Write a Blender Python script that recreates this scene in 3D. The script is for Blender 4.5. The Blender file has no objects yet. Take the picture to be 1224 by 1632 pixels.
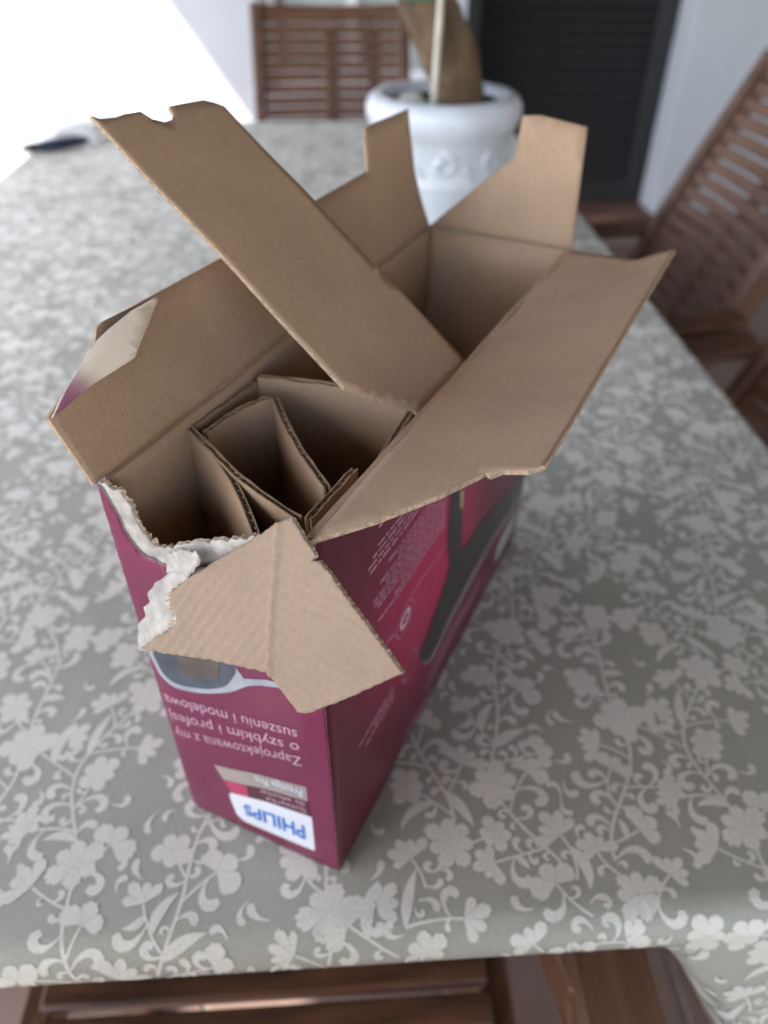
import bpy, bmesh, math, random
import numpy as np
from mathutils import Vector, Matrix, noise
from mathutils.geometry import delaunay_2d_cdt

random.seed(7)
SC = bpy.context.scene
COL = SC.collection
R = math.radians

# ---------------------------------------------------------------- camera
def rotm(yaw, pitch, roll):
    return Matrix.Rotation(yaw, 3, 'Z') @ Matrix.Rotation(pitch, 3, 'X') @ Matrix.Rotation(roll, 3, 'Z')
CAM_LOC = Vector((0.0148, -0.2038, 1.1934))
cam_d = bpy.data.cameras.new('camera')
cam = bpy.data.objects.new('camera', cam_d); COL.objects.link(cam)
cam.matrix_world = Matrix.Translation(CAM_LOC) @ rotm(R(-3.5056), R(50.6527), R(0.2775)).to_4x4()
cam_d.sensor_fit = 'VERTICAL'; cam_d.sensor_height = 36.0; cam_d.sensor_width = 27.0
cam_d.lens = 36.0 * 1186.37 / 1632.0
cam_d.clip_start = 0.02; cam_d.clip_end = 500.0
cam_d.dof.use_dof = True
cam_d.dof.focus_distance = 0.29
cam_d.dof.aperture_fstop = 5.7
SC.camera = cam

# ---------------------------------------------------------------- sky and sun
SUN_DIR = Vector((0.667, 0.40, -1.0)).normalized()        # the way the light travels
world = bpy.data.worlds.new('World'); SC.world = world; world.use_nodes = True
wn = world.node_tree.nodes; wl = world.node_tree.links
bg = wn['Background']
sky = wn.new('ShaderNodeTexSky'); sky.sky_type = 'NISHITA'; sky.sun_disc = False
to_sun = -SUN_DIR
sky.sun_elevation = math.asin(to_sun.z)
sky.sun_rotation = math.atan2(to_sun.x, to_sun.y)
sky.air_density = 1.0; sky.dust_density = 2.0; sky.ozone_density = 1.0
wl.new(sky.outputs[0], bg.inputs[0]); bg.inputs[1].default_value = 0.15
sd = bpy.data.lights.new('sun', 'SUN'); sd.energy = 3.2; sd.angle = R(0.53); sd.color = (1.0, 0.965, 0.92)
so = bpy.data.objects.new('sun', sd); COL.objects.link(so)
so.rotation_euler = SUN_DIR.to_track_quat('-Z', 'Y').to_euler(); so.location = (-6, -4, 9)
SC.view_settings.view_transform = 'Standard'; SC.view_settings.look = 'None'
SC.view_settings.exposure = 2.4; SC.view_settings.gamma = 1.0
SC.render.engine = 'CYCLES'
SC.cycles.use_denoising = True
SC.cycles.max_bounces = 8; SC.cycles.diffuse_bounces = 3

# ---------------------------------------------------------------- materials
def newmat(name):
    m = bpy.data.materials.new(name); m.use_nodes = True
    return m, m.node_tree.nodes, m.node_tree.links, m.node_tree.nodes['Principled BSDF']
def ramp(n, stops):
    r = n.new('ShaderNodeValToRGB'); e = r.color_ramp.elements
    while len(e) < len(stops): e.new(0.5)
    for k, (p, c) in zip(e, stops): k.position = p; k.color = (*c, 1)
    return r
def mat(name, col, rough=0.6, var=0.12, scale=30.0, bump=0.0, bscale=200.0, spec=0.5, stretch=None, metal=0.0, coat=0.0, rvar=0.0, bdist=0.001):
    m, n, l, p = newmat(name)
    tc = n.new('ShaderNodeTexCoord'); mp = n.new('ShaderNodeMapping'); l.new(tc.outputs['Object'], mp.inputs[0])
    if stretch: mp.inputs['Scale'].default_value = stretch
    t = n.new('ShaderNodeTexNoise'); t.inputs['Scale'].default_value = scale; t.inputs['Detail'].default_value = 6
    l.new(mp.outputs[0], t.inputs['Vector'])
    a = tuple(max(0, c * (1 - var)) for c in col); b = tuple(min(1, c * (1 + var)) for c in col)
    r = ramp(n, [(0.3, a), (0.7, b)]); l.new(t.outputs['Fac'], r.inputs[0]); l.new(r.outputs[0], p.inputs['Base Color'])
    p.inputs['Roughness'].default_value = rough; p.inputs['Specular IOR Level'].default_value = spec
    p.inputs['Metallic'].default_value = metal; p.inputs['Coat Weight'].default_value = coat
    if rvar:
        mr = n.new('ShaderNodeMapRange'); mr.inputs['To Min'].default_value = rough - rvar; mr.inputs['To Max'].default_value = rough + rvar
        l.new(t.outputs['Fac'], mr.inputs['Value']); l.new(mr.outputs[0], p.inputs['Roughness'])
    if bump:
        t2 = n.new('ShaderNodeTexNoise'); t2.inputs['Scale'].default_value = bscale; t2.inputs['Detail'].default_value = 4
        l.new(mp.outputs[0], t2.inputs['Vector'])
        bp = n.new('ShaderNodeBump'); bp.inputs['Strength'].default_value = bump; bp.inputs['Distance'].default_value = bdist
        l.new(t2.outputs['Fac'], bp.inputs['Height']); l.new(bp.outputs[0], p.inputs['Normal'])
    return m

def kraft_mat(name, col, flute_dir=None, flute_bump=0.12):
    """brown kraft liner: fibres, small dark specks, soft tone drift, faint corrugation showing through"""
    m, n, l, p = newmat(name)
    tc = n.new('ShaderNodeTexCoord')
    big = n.new('ShaderNodeTexNoise'); big.inputs['Scale'].default_value = 18; big.inputs['Detail'].default_value = 3
    fib = n.new('ShaderNodeTexNoise'); fib.inputs['Scale'].default_value = 420; fib.inputs['Detail'].default_value = 5; fib.inputs['Roughness'].default_value = 0.7
    spk = n.new('ShaderNodeTexNoise'); spk.inputs['Scale'].default_value = 520; spk.inputs['Detail'].default_value = 1
    for t in (big, fib, spk): l.new(tc.outputs['Object'], t.inputs['Vector'])
    r1 = ramp(n, [(0.3, tuple(c * 0.90 for c in col)), (0.7, tuple(min(1, c * 1.08) for c in col))]); l.new(big.outputs['Fac'], r1.inputs[0])
    r2 = ramp(n, [(0.32, (0.90, 0.89, 0.87)), (0.68, (1.07, 1.07, 1.07))]); l.new(fib.outputs['Fac'], r2.inputs[0])
    mx = n.new('ShaderNodeMixRGB'); mx.blend_type = 'MULTIPLY'; mx.inputs[0].default_value = 1
    l.new(r1.outputs[0], mx.inputs[1]); l.new(r2.outputs[0], mx.inputs[2])
    r3 = ramp(n, [(0.20, (0.60, 0.52, 0.45)), (0.24, (1, 1, 1))]); l.new(spk.outputs['Fac'], r3.inputs[0])
    mx2 = n.new('ShaderNodeMixRGB'); mx2.blend_type = 'MULTIPLY'; mx2.inputs[0].default_value = 1
    l.new(mx.outputs[0], mx2.inputs[1]); l.new(r3.outputs[0], mx2.inputs[2]); sc = n.new('ShaderNodeTexNoise'); sc.inputs['Scale'].default_value = 34; sc.inputs['Detail'].default_value = 8; sc.inputs['Roughness'].default_value = 0.75; sc.inputs['Distortion'].default_value = 1.4
    l.new(tc.outputs['Object'], sc.inputs['Vector'])
    r4 = ramp(n, [(0.60, (0, 0, 0)), (0.74, (0.16, 0.16, 0.16))]); l.new(sc.outputs['Fac'], r4.inputs[0])
    mx3 = n.new('ShaderNodeMixRGB'); l.new(r4.outputs[0], mx3.inputs[0]); l.new(mx2.outputs[0], mx3.inputs[1]); mx3.inputs[2].default_value = (0.62, 0.52, 0.42, 1)
    l.new(mx3.outputs[0], p.inputs['Base Color'])
    p.inputs['Roughness'].default_value = 0.72; p.inputs['Specular IOR Level'].default_value = 0.3
    b1 = n.new('ShaderNodeBump'); b1.inputs['Strength'].default_value = 0.25; b1.inputs['Distance'].default_value = 0.0004
    l.new(fib.outputs['Fac'], b1.inputs['Height'])
    last = b1
    if flute_dir:
        dt = n.new('ShaderNodeVectorMath'); dt.operation = 'DOT_PRODUCT'; l.new(tc.outputs['Object'], dt.inputs[0]); dt.inputs[1].default_value = flute_dir
        ml = n.new('ShaderNodeMath'); ml.operation = 'MULTIPLY'; ml.inputs[1].default_value = 2 * math.pi / 0.0042; l.new(dt.outputs['Value'], ml.inputs[0])
        sn = n.new('ShaderNodeMath'); sn.operation = 'SINE'; l.new(ml.outputs[0], sn.inputs[0])
        b2 = n.new('ShaderNodeBump'); b2.inputs['Strength'].default_value = flute_bump; b2.inputs['Distance'].default_value = 0.0006
        l.new(sn.outputs[0], b2.inputs['Height']); l.new(b1.outputs[0], b2.inputs['Normal']); last = b2
    l.new(last.outputs[0], p.inputs['Normal'])
    return m

def print_mat(name, base, glow=None, centre=None, radius=0.1):
    """glossy litho print on board; the brighter crimson zone is part of the printed artwork"""
    m, n, l, p = newmat(name)
    tc = n.new('ShaderNodeTexCoord')
    t = n.new('ShaderNodeTexNoise'); t.inputs['Scale'].default_value = 22; t.inputs['Detail'].default_value = 4; l.new(tc.outputs['Object'], t.inputs['Vector'])
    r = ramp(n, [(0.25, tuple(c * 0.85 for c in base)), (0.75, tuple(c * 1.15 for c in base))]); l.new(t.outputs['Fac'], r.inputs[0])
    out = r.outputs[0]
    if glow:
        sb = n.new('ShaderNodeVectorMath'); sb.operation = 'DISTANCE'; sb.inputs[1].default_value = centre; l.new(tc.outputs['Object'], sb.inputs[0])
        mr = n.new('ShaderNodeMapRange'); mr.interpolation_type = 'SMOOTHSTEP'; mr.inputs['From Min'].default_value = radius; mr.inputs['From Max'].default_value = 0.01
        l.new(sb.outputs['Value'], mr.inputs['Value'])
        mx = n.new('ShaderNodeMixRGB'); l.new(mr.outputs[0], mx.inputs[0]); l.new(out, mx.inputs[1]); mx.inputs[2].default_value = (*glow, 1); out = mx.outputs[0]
    l.new(out, p.inputs['Base Color'])
    mr2 = n.new('ShaderNodeMapRange'); mr2.inputs['To Min'].default_value = 0.26; mr2.inputs['To Max'].default_value = 0.42; l.new(t.outputs['Fac'], mr2.inputs['Value']); l.new(mr2.outputs[0], p.inputs['Roughness'])
    b = n.new('ShaderNodeBump'); b.inputs['Strength'].default_value = 0.15; b.inputs['Distance'].default_value = 0.002
    t3 = n.new('ShaderNodeTexNoise'); t3.inputs['Scale'].default_value = 45; l.new(tc.outputs['Object'], t3.inputs['Vector']); l.new(t3.outputs['Fac'], b.inputs['Height']); l.new(b.outputs[0], p.inputs['Normal'])
    return m

def cloth_mat(name, col, rough, sheen, freq):
    m, n, l, p = newmat(name)
    tc = n.new('ShaderNodeTexCoord')
    t = n.new('ShaderNodeTexNoise'); t.inputs['Scale'].default_value = 9; t.inputs['Detail'].default_value = 4; l.new(tc.outputs['Object'], t.inputs['Vector'])
    r = ramp(n, [(0.3, tuple(c * 0.93 for c in col)), (0.7, tuple(c * 1.07 for c in col))]); l.new(t.outputs['Fac'], r.inputs[0])
    f = n.new('ShaderNodeTexNoise'); f.inputs['Scale'].default_value = 700; f.inputs['Detail'].default_value = 2; l.new(tc.outputs['Object'], f.inputs['Vector'])
    r2 = ramp(n, [(0.3, (0.9, 0.9, 0.9)), (0.7, (1.08, 1.08, 1.08))]); l.new(f.outputs['Fac'], r2.inputs[0])
    mx = n.new('ShaderNodeMixRGB'); mx.blend_type = 'MULTIPLY'; mx.inputs[0].default_value = 1; l.new(r.outputs[0], mx.inputs[1]); l.new(r2.outputs[0], mx.inputs[2])
    l.new(mx.outputs[0], p.inputs['Base Color'])
    p.inputs['Roughness'].default_value = rough; p.inputs['Specular IOR Level'].default_value = 0.5
    p.inputs['Sheen Weight'].default_value = sheen; p.inputs['Sheen Roughness'].default_value = 0.4
    w = n.new('ShaderNodeTexWave'); w.inputs['Scale'].default_value = freq; w.bands_direction = 'DIAGONAL'; l.new(tc.outputs['Object'], w.inputs['Vector'])
    b = n.new('ShaderNodeBump'); b.inputs['Strength'].default_value = 0.18; b.inputs['Distance'].default_value = 0.0006
    l.new(w.outputs['Fac'], b.inputs['Height'])
    t3 = n.new('ShaderNodeTexNoise'); t3.inputs['Scale'].default_value = 30; l.new(tc.outputs['Object'], t3.inputs['Vector'])
    b2 = n.new('ShaderNodeBump'); b2.inputs['Strength'].default_value = 0.25; b2.inputs['Distance'].default_value = 0.003
    l.new(t3.outputs['Fac'], b2.inputs['Height']); l.new(b.outputs[0], b2.inputs['Normal']); l.new(b2.outputs[0], p.inputs['Normal'])
    return m

KR = (0.420, 0.276, 0.174)
M = {}
M['kraft'] = kraft_mat('kraft board', KR)
M['kraft_front'] = kraft_mat('kraft board with flutes', (0.305, 0.207, 0.140), (0.50, 0.62, 0.60), 0.07)  # same kraft, darkened in colour to offset strong front light on the flap
M['kraft_insert'] = kraft_mat('kraft insert board', (0.35, 0.228, 0.142))
M['kraft_edge'] = mat('board cut edge', (0.36, 0.25, 0.16), 0.85, 0.35, 500, 0.5, 900)
M['torn'] = mat('torn white paper', (0.42, 0.375, 0.32), 0.9, 0.30, 140, 0.35, 420)
M['torn_edge'] = mat('torn fibre edge', (0.50, 0.40, 0.30), 0.9, 0.4, 400, 0.6, 600)
MAROON = (0.155, 0.012, 0.052)
M['maroon'] = print_mat('maroon print', MAROON)
M['white_print'] = mat('white print', (0.68, 0.69, 0.72), 0.35, 0.03)
M['pale_print'] = mat('pale pink print', (0.55, 0.32, 0.38), 0.4, 0.05)
M['dim_print'] = mat('fine print', (0.46, 0.23, 0.29), 0.4, 0.08)
M['blue_print'] = mat('blue print', (0.02, 0.17, 0.55), 0.35, 0.05)
M['beige_print'] = mat('beige print', (0.33, 0.27, 0.24), 0.35, 0.06)
M['red_print'] = mat('red print', (0.42, 0.03, 0.09), 0.35, 0.06)
M['dark_print'] = mat('dark plum print', (0.075, 0.012, 0.022), 0.35, 0.06)
M['black_print'] = mat('black print', (0.022, 0.02, 0.02), 0.3, 0.2, 60)
M['grey_print'] = mat('grey print', (0.16, 0.13, 0.14), 0.35, 0.2, 80)
M['silver_print'] = mat('silver print', (0.30, 0.31, 0.33), 0.32, 0.25, 70)
M['steel_print'] = mat('blue grey print', (0.050, 0.062, 0.080), 0.32, 0.4, 60)
M['taupe_print'] = mat('taupe print', (0.085, 0.068, 0.058), 0.32, 0.3, 60)
M['gold_print'] = mat('gold print', (0.45, 0.32, 0.16), 0.3, 0.1)
M['lip_cream'] = print_mat('cream lip', (0.76, 0.64, 0.49), (0.30, 0.10, 0.16), (-0.098, 0.052, 1.037), 0.026)  # cream over most of the corner, turning purple around one end
M['cloth'] = cloth_mat('grey woven cloth', (0.365, 0.356, 0.292), 0.46, 0.10, 900)
M['damask'] = cloth_mat('pale satin weave', (0.67, 0.645, 0.555), 0.30, 0.3, 600)
M['wood'] = mat('stained hardwood', (0.112, 0.049, 0.026), 0.46, 0.5, 12, 0.25, 60, stretch=(1, 7, 7))
M['wood_y'] = mat('stained hardwood long', (0.112, 0.049, 0.026), 0.46, 0.5, 12, 0.25, 60, stretch=(7, 1, 7))
M['wood_z'] = mat('stained hardwood upright', (0.108, 0.047, 0.025), 0.46, 0.5, 12, 0.25, 60, stretch=(7, 7, 1))
M['metal'] = mat('bolt steel', (0.35, 0.33, 0.3), 0.35, 0.1, metal=1.0)
M['plaster'] = mat('white plaster', (0.54, 0.575, 0.62), 0.9, 0.035, 6, 0.25, 70, spec=0.2, bdist=0.004)
M['ceiling'] = mat('ceiling plaster', (0.105, 0.082, 0.06), 0.9, 0.2, 4, 0.2, 40, spec=0.2)
M['louvre'] = mat('black painted slat', (0.026, 0.025, 0.027), 0.5, 0.25, 20)
M['louvre_frame'] = mat('dark grey painted frame', (0.014, 0.0142, 0.016), 0.5, 0.2, 20)
M['tile'] = mat('pinkish stone tile', (0.165, 0.105, 0.080), 0.55, 0.22, 7, 0.3, 60)
M['terracotta'] = mat('terracotta', (0.17, 0.085, 0.065), 0.55, 0.3, 9, 0.3, 60)
M['ochre'] = mat('ochre plaster', (0.60, 0.51, 0.40), 0.9, 0.1, 6, 0.25, 70, spec=0.2, bdist=0.004)
M['grout'] = mat('floor grout', (0.28, 0.24, 0.20), 0.9, 0.2, 30)
M['ground'] = mat('pale concrete ground', (0.30, 0.30, 0.29), 0.9, 0.2, 1.5)
M['upvc'] = mat('white window frame', (0.80, 0.81, 0.82), 0.35, 0.03)
M['curtain'] = mat('pale green curtain', (0.62, 0.70, 0.66), 0.85, 0.12, 5, stretch=(14, 1, 0.4))
M['pot'] = mat('white glazed ceramic', (0.57, 0.59, 0.62), 0.30, 0.10, 14, 0.1, 25, bdist=0.002)
M['soil'] = mat('dark soil', (0.016, 0.013, 0.011), 0.95, 0.5, 90, 0.8, 120, bdist=0.006)
M['stone'] = mat('pale pebble', (0.45, 0.43, 0.38), 0.8, 0.2, 60)
M['trunk'] = mat('fibrous brown bark', (0.135, 0.083, 0.045), 0.9, 0.5, 40, 0.9, 90, stretch=(1, 1, 0.22), bdist=0.006)
M['stake'] = mat('pale cane', (0.62, 0.57, 0.48), 0.6, 0.1, 30)
M['tie'] = mat('green plant tie', (0.045, 0.22, 0.13), 0.5, 0.2, 60)
M['leaf'] = mat('green leaf', (0.055, 0.11, 0.035), 0.45, 0.3, 20)
M['navy'] = mat('navy plastic', (0.024, 0.034, 0.070), 0.45, 0.2, 40)
M['black'] = mat('black plastic', (0.02, 0.025, 0.022), 0.4, 0.2, 40)
m, n, l, p = newmat('clear film'); M['film'] = m
tcx = n.new('ShaderNodeTexCoord'); nz = n.new('ShaderNodeTexNoise'); nz.inputs['Scale'].default_value = 40; l.new(tcx.outputs['Object'], nz.inputs['Vector'])
rr = ramp(n, [(0.3, (0.75, 0.76, 0.76)), (0.7, (0.92, 0.92, 0.92))]); l.new(nz.outputs['Fac'], rr.inputs[0]); l.new(rr.outputs[0], p.inputs['Base Color'])
p.inputs['Roughness'].default_value = 0.3; p.inputs['Alpha'].default_value = 0.38
m, n, l, p = newmat('window glass'); M['glass'] = m
tcx = n.new('ShaderNodeTexCoord'); nz = n.new('ShaderNodeTexNoise'); nz.inputs['Scale'].default_value = 3; l.new(tcx.outputs['Object'], nz.inputs['Vector'])
rr = ramp(n, [(0.3, (0.80, 0.88, 0.86)), (0.7, (0.86, 0.92, 0.9))]); l.new(nz.outputs['Fac'], rr.inputs[0]); l.new(rr.outputs[0], p.inputs['Base Color'])
p.inputs['Roughness'].default_value = 0.04; p.inputs['Alpha'].default_value = 0.18

# ---------------------------------------------------------------- helpers
def tag(o, label=None, cat=None, group=None, kind=None):
    if label: o['label'] = label
    if cat: o['category'] = cat
    if group: o['group'] = group
    if kind: o['kind'] = kind
    return o
def empty(name, loc=(0, 0, 0), rz=0.0):
    o = bpy.data.objects.new(name, None); COL.objects.link(o); o.location = loc; o.rotation_euler = (0, 0, rz); o.empty_display_size = 0.05
    return o
def root_loc(o):
    while o.parent: o = o.parent
    return o
def link(name, me, mats, parent=None, local=False, smooth=False):
    if not isinstance(mats, (list, tuple)): mats = [mats]
    for m_ in mats: me.materials.append(m_)
    if smooth:
        for f in me.polygons: f.use_smooth = True
    o = bpy.data.objects.new(name, me); COL.objects.link(o)
    if parent is not None:
        o.parent = parent
        if not local:                       # mesh is in world coordinates
            r = root_loc(parent)
            if parent is r: o.matrix_parent_inverse = Matrix.Translation(r.location).inverted() if r.type == 'EMPTY' else Matrix()
    return o
def mesh_py(name, v, f, mats=None, parent=None, local=False, smooth=False, mi=None):
    me = bpy.data.meshes.new(name); me.from_pydata([tuple(x) for x in v], [], f)
    if mi: me.polygons.foreach_set('material_index', mi)
    me.update()
    return link(name, me, mats, parent, local, smooth)
class MB:
    def __init__(s): s.v = []; s.f = []; s.mi = []
    def box(s, a, b, mi=0):
        x0, y0, z0 = a; x1, y1, z1 = b; k = len(s.v)
        s.v += [(x0, y0, z0), (x1, y0, z0), (x1, y1, z0), (x0, y1, z0), (x0, y0, z1), (x1, y0, z1), (x1, y1, z1), (x0, y1, z1)]
        for q in ((3, 2, 1, 0), (4, 5, 6, 7), (0, 1, 5, 4), (1, 2, 6, 5), (2, 3, 7, 6), (3, 0, 4, 7)):
            s.f.append(tuple(k + i for i in q)); s.mi.append(mi)
        return s
    def loft(s, rings, mi=0, cap=True):
        k = len(s.v); m_ = len(rings[0])
        for r in rings: s.v += [tuple(q) for q in r]
        for i in range(len(rings) - 1):
            for j in range(m_):
                s.f.append((k + i * m_ + j, k + i * m_ + (j + 1) % m_, k + (i + 1) * m_ + (j + 1) % m_, k + (i + 1) * m_ + j)); s.mi.append(mi)
        if cap:
            s.f.append(tuple(k + j for j in reversed(range(m_)))); s.mi.append(mi)
            s.f.append(tuple(k + (len(rings) - 1) * m_ + j for j in range(m_))); s.mi.append(mi)
        return s
    def tube(s, pts, rad, seg=10, mi=0, cap=True):
        pts = [Vector(q) for q in pts]; rings = []
        up = Vector((0.13, 0.31, 0.94))
        for i, q in enumerate(pts):
            d = (pts[min(i + 1, len(pts) - 1)] - pts[max(i - 1, 0)]).normalized()
            a = d.cross(up); 
            if a.length < 1e-4: a = d.cross(Vector((1, 0, 0)))
            a.normalize(); b = d.cross(a)
            r_ = rad[i] if isinstance(rad, (list, tuple)) else rad
            rings.append([q + (a * math.cos(t) + b * math.sin(t)) * r_ for t in [2 * math.pi * j / seg for j in range(seg)]])
        return s.loft(rings, mi, cap)
    def beam(s, pts, w, h, side, mi=0):
        """rectangular section swept along pts; side = width direction"""
        side = Vector(side).normalized(); rings = []; pts = [Vector(q) for q in pts]
        for i, q in enumerate(pts):
            d = (pts[min(i + 1, len(pts) - 1)] - pts[max(i - 1, 0)]).normalized()
            b = side.cross(d).normalized(); a = d.cross(b) * -1
            rings.append([q + a * w / 2 + b * h / 2, q - a * w / 2 + b * h / 2, q - a * w / 2 - b * h / 2, q + a * w / 2 - b * h / 2])
        return s.loft(rings, mi)
    def lathe(s, prof, c, seg=48, mi=0):
        k = len(s.v); m_ = len(prof)
        for j in range(seg):
            t = 2 * math.pi * j / seg
            for (r_, z) in prof: s.v.append((c[0] + r_ * math.cos(t), c[1] + r_ * math.sin(t), c[2] + z))
        for j in range(seg):
            for i in range(m_ - 1):
                a = k + j * m_ + i; b = k + ((j + 1) % seg) * m_ + i
                s.f.append((a, b, b + 1, a + 1)); s.mi.append(mi)
        return s
    def build(s, name, mats, parent=None, local=False, smooth=False, bevel=0.0):
        o = mesh_py(name, s.v, s.f, mats, parent, local, smooth, s.mi)
        bm = bmesh.new(); bm.from_mesh(o.data); bmesh.ops.recalc_face_normals(bm, faces=bm.faces)
        if bevel: bmesh.ops.bevel(bm, geom=bm.edges[:], offset=bevel, segments=1, affect='EDGES', profile=0.5)
        bm.to_mesh(o.data); bm.free()
        return o

def dens(outline, step):
    out = []
    for i, a in enumerate(outline):
        b = outline[(i + 1) % len(outline)]; d = math.hypot(b[0] - a[0], b[1] - a[1]); k = max(1, int(d / step))
        for j in range(k): out.append((a[0] + (b[0] - a[0]) * j / k, a[1] + (b[1] - a[1]) * j / k))
    return out
def inside(pt, poly):
    x, y = pt; c = False; j = len(poly) - 1
    for i in range(len(poly)):
        if (poly[i][1] > y) != (poly[j][1] > y) and x < (poly[j][0] - poly[i][0]) * (y - poly[i][1]) / (poly[j][1] - poly[i][1]) + poly[i][0]: c = not c
        j = i
    return c
def sheet(name, outline, fmap, thick, mats, parent, step=0.01, sy=None, ragged=0.0, local=False, rim=None):
    """a sheet of board: outline in 2D, triangulated with inner points, mapped into space by fmap(x, y) -> point, normal.
    mats = face, back, edge"""
    sy = sy or step
    k = step / sy                                    # work in a space where the grid is square
    ol = dens([(x, y * k) for x, y in outline], step * 0.6)
    if ragged:
        ol = [(x + ragged * noise.noise((x * 900, y * 900 / k, 3.1)), y + ragged * k * noise.noise((x * 900, y * 900 / k, 8.7))) for x, y in ol]
    xs = [q[0] for q in ol]; ys = [q[1] for q in ol]; pts = list(ol)
    nx = int((max(xs) - min(xs)) / step) + 1; ny = int((max(ys) - min(ys)) / step) + 1
    for i in range(1, nx + 1):
        for j in range(1, ny + 1):
            q = (min(xs) + (i - 0.5) * step, min(ys) + (j - 0.5) * step)
            if inside(q, ol) and min((q[0] - a) ** 2 + (q[1] - b) ** 2 for a, b in ol) > (0.3 * step) ** 2: pts.append(q)
    n_ = len(ol)
    v2, e2, f2, _, _, _ = delaunay_2d_cdt([Vector(q) for q in pts], [], [list(range(n_))], 1, 1e-7)
    P = []; N = []
    for q in v2:
        a, b = fmap(q.x, q.y / k); P.append(Vector(a)); N.append(Vector(b))
    faces = []
    for f in f2:
        a, b, c = (P[i] for i in f[:3])
        g = (b - a).cross(c - a)
        faces.append(tuple(f) if g.dot(N[f[0]]) > 0 else tuple(reversed(f)))
    v = list(P); mi = [0] * len(faces); F = list(faces)
    if thick:
        m_ = len(P); v += [q - w * thick for q, w in zip(P, N)]
        F += [tuple(m_ + i for i in reversed(f)) for f in faces]; mi += [1] * len(faces)
        cnt = {}
        for f in faces:
            for i in range(len(f)):
                a, b = f[i], f[(i + 1) % len(f)]; cnt[(a, b)] = 1
        for (a, b) in cnt:
            if (b, a) not in cnt: F.append((b, a, m_ + a, m_ + b)); mi.append(3 if rim and v2[a].y / k > rim and v2[b].y / k > rim else 2)
    o = mesh_py(name, v, F, mats, parent, local, False, mi)
    o.data.polygons.foreach_set('use_smooth', [q < 2 for q in mi])
    return o
V = Vector
UP = V((0, 0, 1))

# ---------------------------------------------------------------- ground and floor
TZ = 0.75                                            # height of the table top
WY = 3.21                                            # face of the house wall
g = MB(); g.box((-60, -60, -0.30), (60, 60, -0.02)); tag(g.build('ground', M['ground']), kind='structure')
fl = MB().box((-3.2, -1.9, -0.018), (2.6, WY, -0.006)).build('floor', M['grout']); tag(fl, kind='structure')
tb = MB().box((-0.162, -0.162, -0.012), (0.162, 0.162, 0.0)); tile0 = None
for i in range(17):
    for j in range(15):
        x = -3.03 + i * 0.332; y = -1.72 + j * 0.332
        if y > WY - 0.16: continue
        if tile0 is None:
            t0 = tb.build('tile', M['tile'], fl, True, bevel=0.003); tile0 = t0
        else:
            t0 = tile0.copy(); COL.objects.link(t0)
        t0.location = (x, y, random.uniform(-0.001, 0.001))

# ---------------------------------------------------------------- the house
house = empty('house', (0.9, WY + 0.1, 0))
tag(house, 'white plastered house wall with a dark louvred door and a pale curtained window', 'house')
DX0, DX1, DZ0, DZ1 = 0.533, 1.443, 0.10, 2.12       # door opening
WX0, WX1, WZ0, WZ1 = -0.262, 0.455, 0.60, 1.75      # window opening
def wall_panels(y0, y1):
    mb = MB()
    xs = [-5.5, WX0, WX1, DX0, DX1, 4.0]; 
    mb.box((xs[0], y0, 0), (WX0, y1, 3.0))
    mb.box((WX0, y0, 0), (WX1, y1, WZ0)); mb.box((WX0, y0, WZ1), (WX1, y1, 3.0))
    mb.box((WX1, y0, 0), (DX0, y1, 3.0))
    mb.box((DX0, y0, DZ1), (DX1, y1, 3.0))
    mb.box((DX1, y0, 0), (xs[5], y1, 3.0))
    return mb
wall_panels(WY, WY + 0.30).build('wall', M['plaster'], house)
MB().box((2.62, -3.2, 0), (2.9, WY - 0.002, 3.0)).build('wall', M['ochre'], house)  # unseen side wall, added to block sky and bounce warm light from the right
# skirting tiles along the wall and the threshold under the door
sk0 = None
for i in range(24):
    x = -3.0 + i * 0.332
    if x + 0.16 > 2.6: break
    if DX0 - 0.16 < x < DX1 + 0.16: continue
    MB().box((x - 0.164, WY - 0.012, 0.0), (x + 0.164, WY - 0.001, 0.098)).build('skirting_tile', M['terracotta'], house, bevel=0.002)
MB().box((DX0 - 0.18, WY - 0.012, 0.0), (DX0 - 0.003, WY - 0.001, 0.098)).build('skirting_tile', M['terracotta'], house, bevel=0.002)
MB().box((DX1 + 0.003, WY - 0.012, 0.0), (DX1 + 0.18, WY - 0.001, 0.098)).build('skirting_tile', M['terracotta'], house, bevel=0.002)
MB().box((DX0 + 0.002, WY - 0.03, 0.0), (DX1 - 0.002, WY + 0.29, 0.099)).build('threshold', M['terracotta'], house, bevel=0.006)
# roof of the porch, its wider left bay added to shade the table
RZ = 2.6
ro = [(-1.80, -3.1), (2.9, -3.1), (2.9, WY), (-1.73, WY), (-1.73, 2.0), (-2.10, 1.85), (-2.10, 0.30), (-1.80, 0.15)]
sheet('roof', ro, lambda x, y: (V((x, y, RZ)), V((0, 0, -1))), 0.14, [M['ceiling'], M['terracotta'], M['plaster']], house, step=0.5)
for y_ in (-2.95, -0.665):  # unseen pillars, added; one throws shade on the lower-left floor
    MB().box((-1.94, y_ - 0.10, 0.0), (-1.79, y_ + 0.10, RZ - 0.001)).build('added_pillar', M['plaster'], house, bevel=0.006)
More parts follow.
